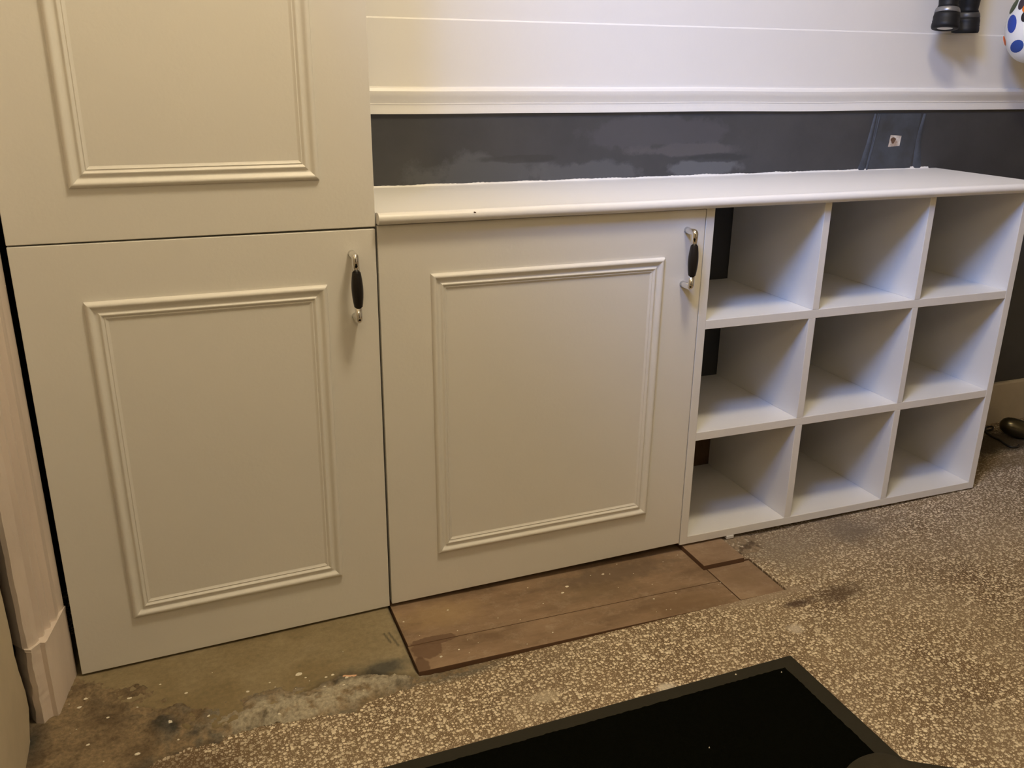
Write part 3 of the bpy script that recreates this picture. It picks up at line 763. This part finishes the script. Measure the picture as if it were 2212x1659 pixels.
g = Geo()
for (x, y, r) in [(1.178, -0.447, .0022), (1.262, -0.476, .0014), (1.02, -0.60, .0012), (0.80, -0.70, .001)]:
    z = zfl(x) + (0.0036 if y > -0.46 else 0.0066); b = len(g.v)
    for zz_, k in ((z - .0005, 1), (z + .0012, .5)):
        for q in range(7): a = q * 2 * math.pi / 7; g.v.append((x + r * k * math.cos(a), y + r * k * math.sin(a), zz_))
    for q in range(7): g.f.append((b + q, b + (q + 1) % 7, b + 7 + (q + 1) % 7, b + 7 + q))
    g.f.append(tuple(b + 7 + q for q in range(7)))
tag(g.make('white_specks', SPECK, mt), kind='stuff')

# ------------------------------------------------------------------ folded dark cloth lying over the mat's corner
crest = [(1.100, -0.838, -.012), (1.128, -0.795, .006), (1.1562, -0.7644, .030), (1.1941, -0.7524, .030), (1.218, -0.7515, .0305), (1.240, -0.7538, .0300), (1.2525, -0.7662, .0300), (1.2665, -0.7869, .0300), (1.2970, -0.8047, .0300), (1.3195, -0.8206, .0300), (1.3512, -0.8366, .0300), (1.40, -0.870, .026), (1.44, -0.93, .010)]
g = Geo(); nc = len(crest)
rows = [(0.012, 0.006, None), (0.009, 0.004, -0.55), (0.003, 0.001, -0.12), (0, 0, 0), (-0.010, -0.020, .05), (-0.020, -0.050, .12), (-0.03, -0.10, .18), (-0.04, -0.18, .16), (-0.05, -0.28, .05), (-0.05, -0.36, -.5), (-0.05, -0.38, None)]
for (dx, dy, k) in rows:
    for i, (x, y, z) in enumerate(crest):
        xx = x + dx * 0.3; yy = y + dy; f = zfl(xx) + 0.0075
        if k is None: zz2 = f
        elif k <= 0: zz2 = z + (z - f) * k
        else: zz2 = z + k * 0.12 * math.sin(math.pi * i / (nc - 1)) - (0.016 * math.exp(-((i - 3.4) / 0.8) ** 2) if dy < -0.015 else 0) + 0.010 * noise.noise(Vector((xx * 13, yy * 13, 2)))
        g.v.append((xx, yy, max(zz2, f)))
for r in range(len(rows) - 1):
    for i in range(nc - 1): a = r * nc + i; g.f.append((a, a + 1, a + nc + 1, a + nc))
g.f.append(tuple(r * nc for r in range(len(rows)))); g.f.append(tuple(r * nc + nc - 1 for r in reversed(range(len(rows)))))
o = link('folded_cloth', mesh('folded_cloth', g.v, g.f), FABRIC, smooth=True)
md = o.modifiers.new('sub', 'SUBSURF'); md.levels = 2; md.render_levels = 2
tag(o, 'bunched dark grey-brown cloth lying over the near right edge of the black mat', 'cloth')

# ------------------------------------------------------------------ torches hanging at the wall


def lathe(g, p0, ax, prof, n=28):
    ax = Vector(ax).normalized(); a = ax.orthogonal().normalized(); c = ax.cross(a); b = len(g.v)
    for (t, r) in prof:
        for k in range(n):
            w_ = 2 * math.pi * k / n; g.v.append(tuple(Vector(p0) + ax * t + (a * math.cos(w_) + c * math.sin(w_)) * r))
    for i in range(len(prof) - 1):
        for k in range(n): k2 = (k + 1) % n; g.f.append((b + i * n + k, b + i * n + k2, b + (i + 1) * n + k2, b + (i + 1) * n + k))
    g.f.append(tuple(b + k for k in range(n))); g.f.append(tuple(b + (len(prof) - 1) * n + k for k in reversed(range(n))))


def torch(p0, ax, R_, label, ringcol):
    t = thing('torch', (p0[0], p0[1], p0[2]), label, 'torch', 'torches hanging on the wall')
    g = Geo(); lathe(g, p0, ax, [(0.0025, R_ * .58), (0.0, R_ * .66), (0.001, R_ * .95), (0.006, R_ * 1.0), (0.014, R_ * .985), (0.0150, R_ * .96), (0.020, R_ * .975), (0.0210, R_ * .95), (0.030, R_ * .955), (0.0385, R_ * .90)])
    g.make('head', TORCH, t, smooth=True)
    g = Geo(); lathe(g, p0, ax, [(0.0382, R_ * .90), (0.040, R_ * .92), (0.049, R_ * .86), (0.051, R_ * .80)])
    g.make('ring', ringcol, t, smooth=True)['label'] = 'grey ring'
    g = Geo(); lathe(g, p0, ax, [(0.0505, R_ * .80), (0.058, R_ * .70), (0.066, R_ * .72), (0.080, R_ * .76), (0.180, R_ * .76), (0.184, R_ * .66)])
    g.make('barrel', TORCH, t, smooth=True)
    g = Geo(); lathe(g, p0, ax, [(0.0022, R_ * .56), (0.0032, R_ * .58)])
    g.make('lens', LENS, t)['label'] = 'pale round lens'
    top = Vector(p0) + Vector(ax).normalized() * 0.183
    g = Geo(); g.tube([top, top + Vector((0.002, 0.01, 0.05)), (top.x + .003, D - 0.022, top.z + 0.115), (top.x, D - 0.018, top.z + 0.118)], 0.0016, 8)
    g.make('wrist_cord', CABLE, t)
    hk = thing('wall_hook', (top.x, D - 0.01, top.z + 0.11), 'small wall hook above the %s torch, out of the picture' % ('left' if p0[0] < 2.23 else 'right'), 'hook')
    g = Geo(); g.box(top.x - .01, top.x + .01, D - .004, D + 0.001, top.z + .09, top.z + .14); g.make('plate', CHROME, hk, bevel=.001)
    g = Geo(); g.tube([(top.x, D - .003, top.z + .11), (top.x, D - .02, top.z + .108), (top.x, D - .026, top.z + .113), (top.x, D - .027, top.z + .124)], .003, 10); g.make('peg', CHROME, hk, smooth=True)


TR2 = mat('dark_grey_ring', (0.045, 0.043, 0.04), 0.45)
torch((2.1625, D - 0.080, 1.1785), (0.12, 0.12, 1.0), 0.0335, 'black torch with a pale grey ring and visible lens, hanging at left of the pair', TRING)
torch((2.2670, D - 0.046, 1.1715), (-0.03, -0.02, 1.0), 0.0335, 'black torch with a dull dark ring, lens turned away, at right of the pair', TR2)

# ------------------------------------------------------------------ spotted bag
bc = Vector((2.4322, 0.2410, 1.1895)); BR_ = Vector((0.0665, 0.0665, 0.090))
bag = thing('spotted_bag', (bc.x, bc.y, bc.z - BR_.z), 'rounded white bag with blue, orange, green and black spots at the top right', 'bag')


def bag_pt(dirv, k=1.0):
    d = Vector(dirv).normalized()
    sq = 1.0 if d.z < 0 else 1.0 + 0.25 * d.z
    return Vector((bc.x + d.x * BR_.x * k, bc.y + d.y * BR_.y * k, bc.z + d.z * BR_.z * k * sq))


g = Geo(); nu, nv = 40, 26
for j in range(nv + 1):
    th = math.pi * j / nv
    for i in range(nu):
        ph = 2 * math.pi * i / nu
        g.v.append(tuple(bag_pt((math.sin(th) * math.cos(ph), math.sin(th) * math.sin(ph), math.cos(th) + 1e-5))))
for j in range(nv):
    for i in range(nu): i2 = (i + 1) % nu; g.f.append((j * nu + i, j * nu + i2, (j + 1) * nu + i2, (j + 1) * nu + i))
g.make('body', WHITE, bag, smooth=True)


def spot(px, pz, a, b, rot, col, name):
    """oval patch on the bag, centred where the plane through its middle meets it, on the side away from the wall"""
    m = mat(name, col, 0.5)
    right_ = Vector((0.651, -0.759, 0.0)); upv = Vector((0, 0, 1)); out = Vector((-0.759, -0.651, 0.0))
    g = Geo(); rings = 4; n = 20
    def P(u, v, k):
        q = right_ * (px + u) + upv * (pz + v)
        base_ = 1 - (q.x / BR_.x) ** 2 * 0
        # march outwards to the surface
        lo, hi = 0.0, 0.14
        for _ in range(24):
            mid = (lo + hi) / 2; w_ = q + out * mid
            zz3 = w_.z / (BR_.z * (1.0 if w_.z < 0 else 1.15))
            if (w_.x / BR_.x) ** 2 + (w_.y / BR_.y) ** 2 + zz3 ** 2 < 1: lo = mid
            else: hi = mid
        return bc + (q + out * lo) * k
    g.v.append(tuple(P(0, 0, 1.012)))
    for r in range(1, rings + 1):
        for i in range(n):
            t = 2 * math.pi * i / n; u = a * r / rings * math.cos(t); v = b * r / rings * math.sin(t)
            g.v.append(tuple(P(u * math.cos(rot) - v * math.sin(rot), u * math.sin(rot) + v * math.cos(rot), 1.012 if r < rings else 1.004)))
    for i in range(n): g.f.append((0, 1 + i, 1 + (i + 1) % n))
    for r in range(rings - 1):
        for i in range(n): g.f.append((1 + r * n + i, 1 + (r + 1) * n + i, 1 + (r + 1) * n + (i + 1) % n, 1 + r * n + (i + 1) % n))
    o = g.make('spot', m, bag, smooth=True); return o


for a in [(-0.0500, 0.0061, 0.0105, 0.0225, 0.1, (0.035, 0.075, 0.38), 'blue_spot'), (-0.0290, -0.0487, 0.015, 0.016, -0.5, (0.02, 0.065, 0.30), 'deep_blue_spot'), (-0.0530, 0.0499, 0.0055, 0.02, -0.35, (0.06, 0.08, 0.045), 'green_spot'), (-0.0350, 0.0560, 0.0075, 0.017, -0.25, (0.045, 0.03, 0.04), 'plum_spot'), (-0.0200, 0.0438, 0.012, 0.014, -0.7, (0.80, 0.19, 0.01), 'orange_spot'), (-0.0240, 0.0219, 0.0078, 0.0125, 0, (0.01, 0.008, 0.008), 'black_spot'), (-0.0610, -0.0341, 0.0026, 0.013, 0.35, (0.70, 0.15, 0.03), 'small_orange_spot'),
          (0.02, -0.01, 0.014, 0.018, 0.3, (0.05, 0.09, 0.04), 'far_green_spot'), (0.03, 0.04, 0.012, 0.016, 0.0, (0.035, 0.075, 0.38), 'far_blue_spot'), (0.02, -0.055, 0.012, 0.01, 0.0, (0.80, 0.19, 0.01), 'low_orange_spot')]:
    spot(*a)['label'] = a[6].replace('_', ' ')
g = Geo(); g.tube([(bc.x, bc.y, bc.z + BR_.z * 1.15), (bc.x, bc.y + .03, bc.z + .25), (bc.x, D - .02, bc.z + .33), (bc.x, D - .015, bc.z + .335)], .003, 8); g.make('strap', WHITE, bag)
hk = thing('wall_hook', (bc.x, D - 0.01, bc.z + 0.33), 'small wall hook above the spotted bag, out of the picture', 'hook')
Geo().box(bc.x - .01, bc.x + .01, D - .004, D + 0.001, bc.z + .31, bc.z + .36).make('plate', CHROME, hk, bevel=.001)
g = Geo(); g.tube([(bc.x, D - .003, bc.z + .33), (bc.x, D - .02, bc.z + .328), (bc.x, D - .026, bc.z + .333), (bc.x, D - .027, bc.z + .344)], .003, 10); g.make('peg', CHROME, hk, smooth=True)

# ------------------------------------------------------------------ clutter at the baseboard, far right
zc0 = zfl(2.665)
dm = thing('metal_dome', (2.660, 0.240, zc0), 'small dark shiny metal dome lying against the baseboard right of the shelving', 'dome')
g = Geo(); lathe(g, (2.660, 0.232, zc0 + 0.026), (-0.60, 0.50, 0.18), [(-0.048, 0.018), (-0.044, 0.0235), (-0.030, 0.0275), (-0.012, 0.0295), (0.008, 0.0285), (0.024, 0.0245), (0.034, 0.0175), (0.040, 0.007)], 40)
zmin = min(v[2] for v in g.v); g.v = [(x, y, z - zmin + zc0 + .0005) for x, y, z in g.v]
o = g.make('shell', DOME, dm, smooth=True); o['label'] = 'tarnished metal shell'
g = Geo(); lathe(g, (2.698, 0.211, zc0 + 0.018), (-0.60, 0.55, 0.30), [(0, 0.012), (0.004, 0.016), (0.02, 0.016)], 20); g.make('collar', CABLE, dm, smooth=True)
cp = [(2.565, 0.300), (2.590, 0.298), (2.612, 0.297), (2.640, 0.308), (2.655, 0.302), (2.640, 0.288), (2.615, 0.290), (2.606, 0.268), (2.600, 0.242), (2.600, 0.2195), (2.589, 0.191), (2.587, 0.169), (2.606, 0.163), (2.622, 0.172)]
pts = []
for i in range(len(cp) - 1):
    p0, p1, p2, p3 = [Vector(cp[max(0, min(len(cp) - 1, i + q))]) for q in (-1, 0, 1, 2)]
    for s in range(6):
        t = s / 6; q = 0.5 * ((2 * p1) + (p2 - p0) * t + (2 * p0 - 5 * p1 + 4 * p2 - p3) * t * t + (3 * p1 - p0 - 3 * p2 + p3) * t ** 3)
        pts.append((q.x, q.y, zfl(q.x) + 0.0035 + (0.006 if 2 <= i <= 5 else 0) * math.sin(math.pi * ((i - 2 + t) / 4))))
g = Geo(); g.tube(pts, 0.0032, 8)
o = link('cable', mesh('cable', g.v, g.f), CABLE, smooth=True)
tag(o, 'thin dark looped cable on the floor beside the metal dome', 'cable')
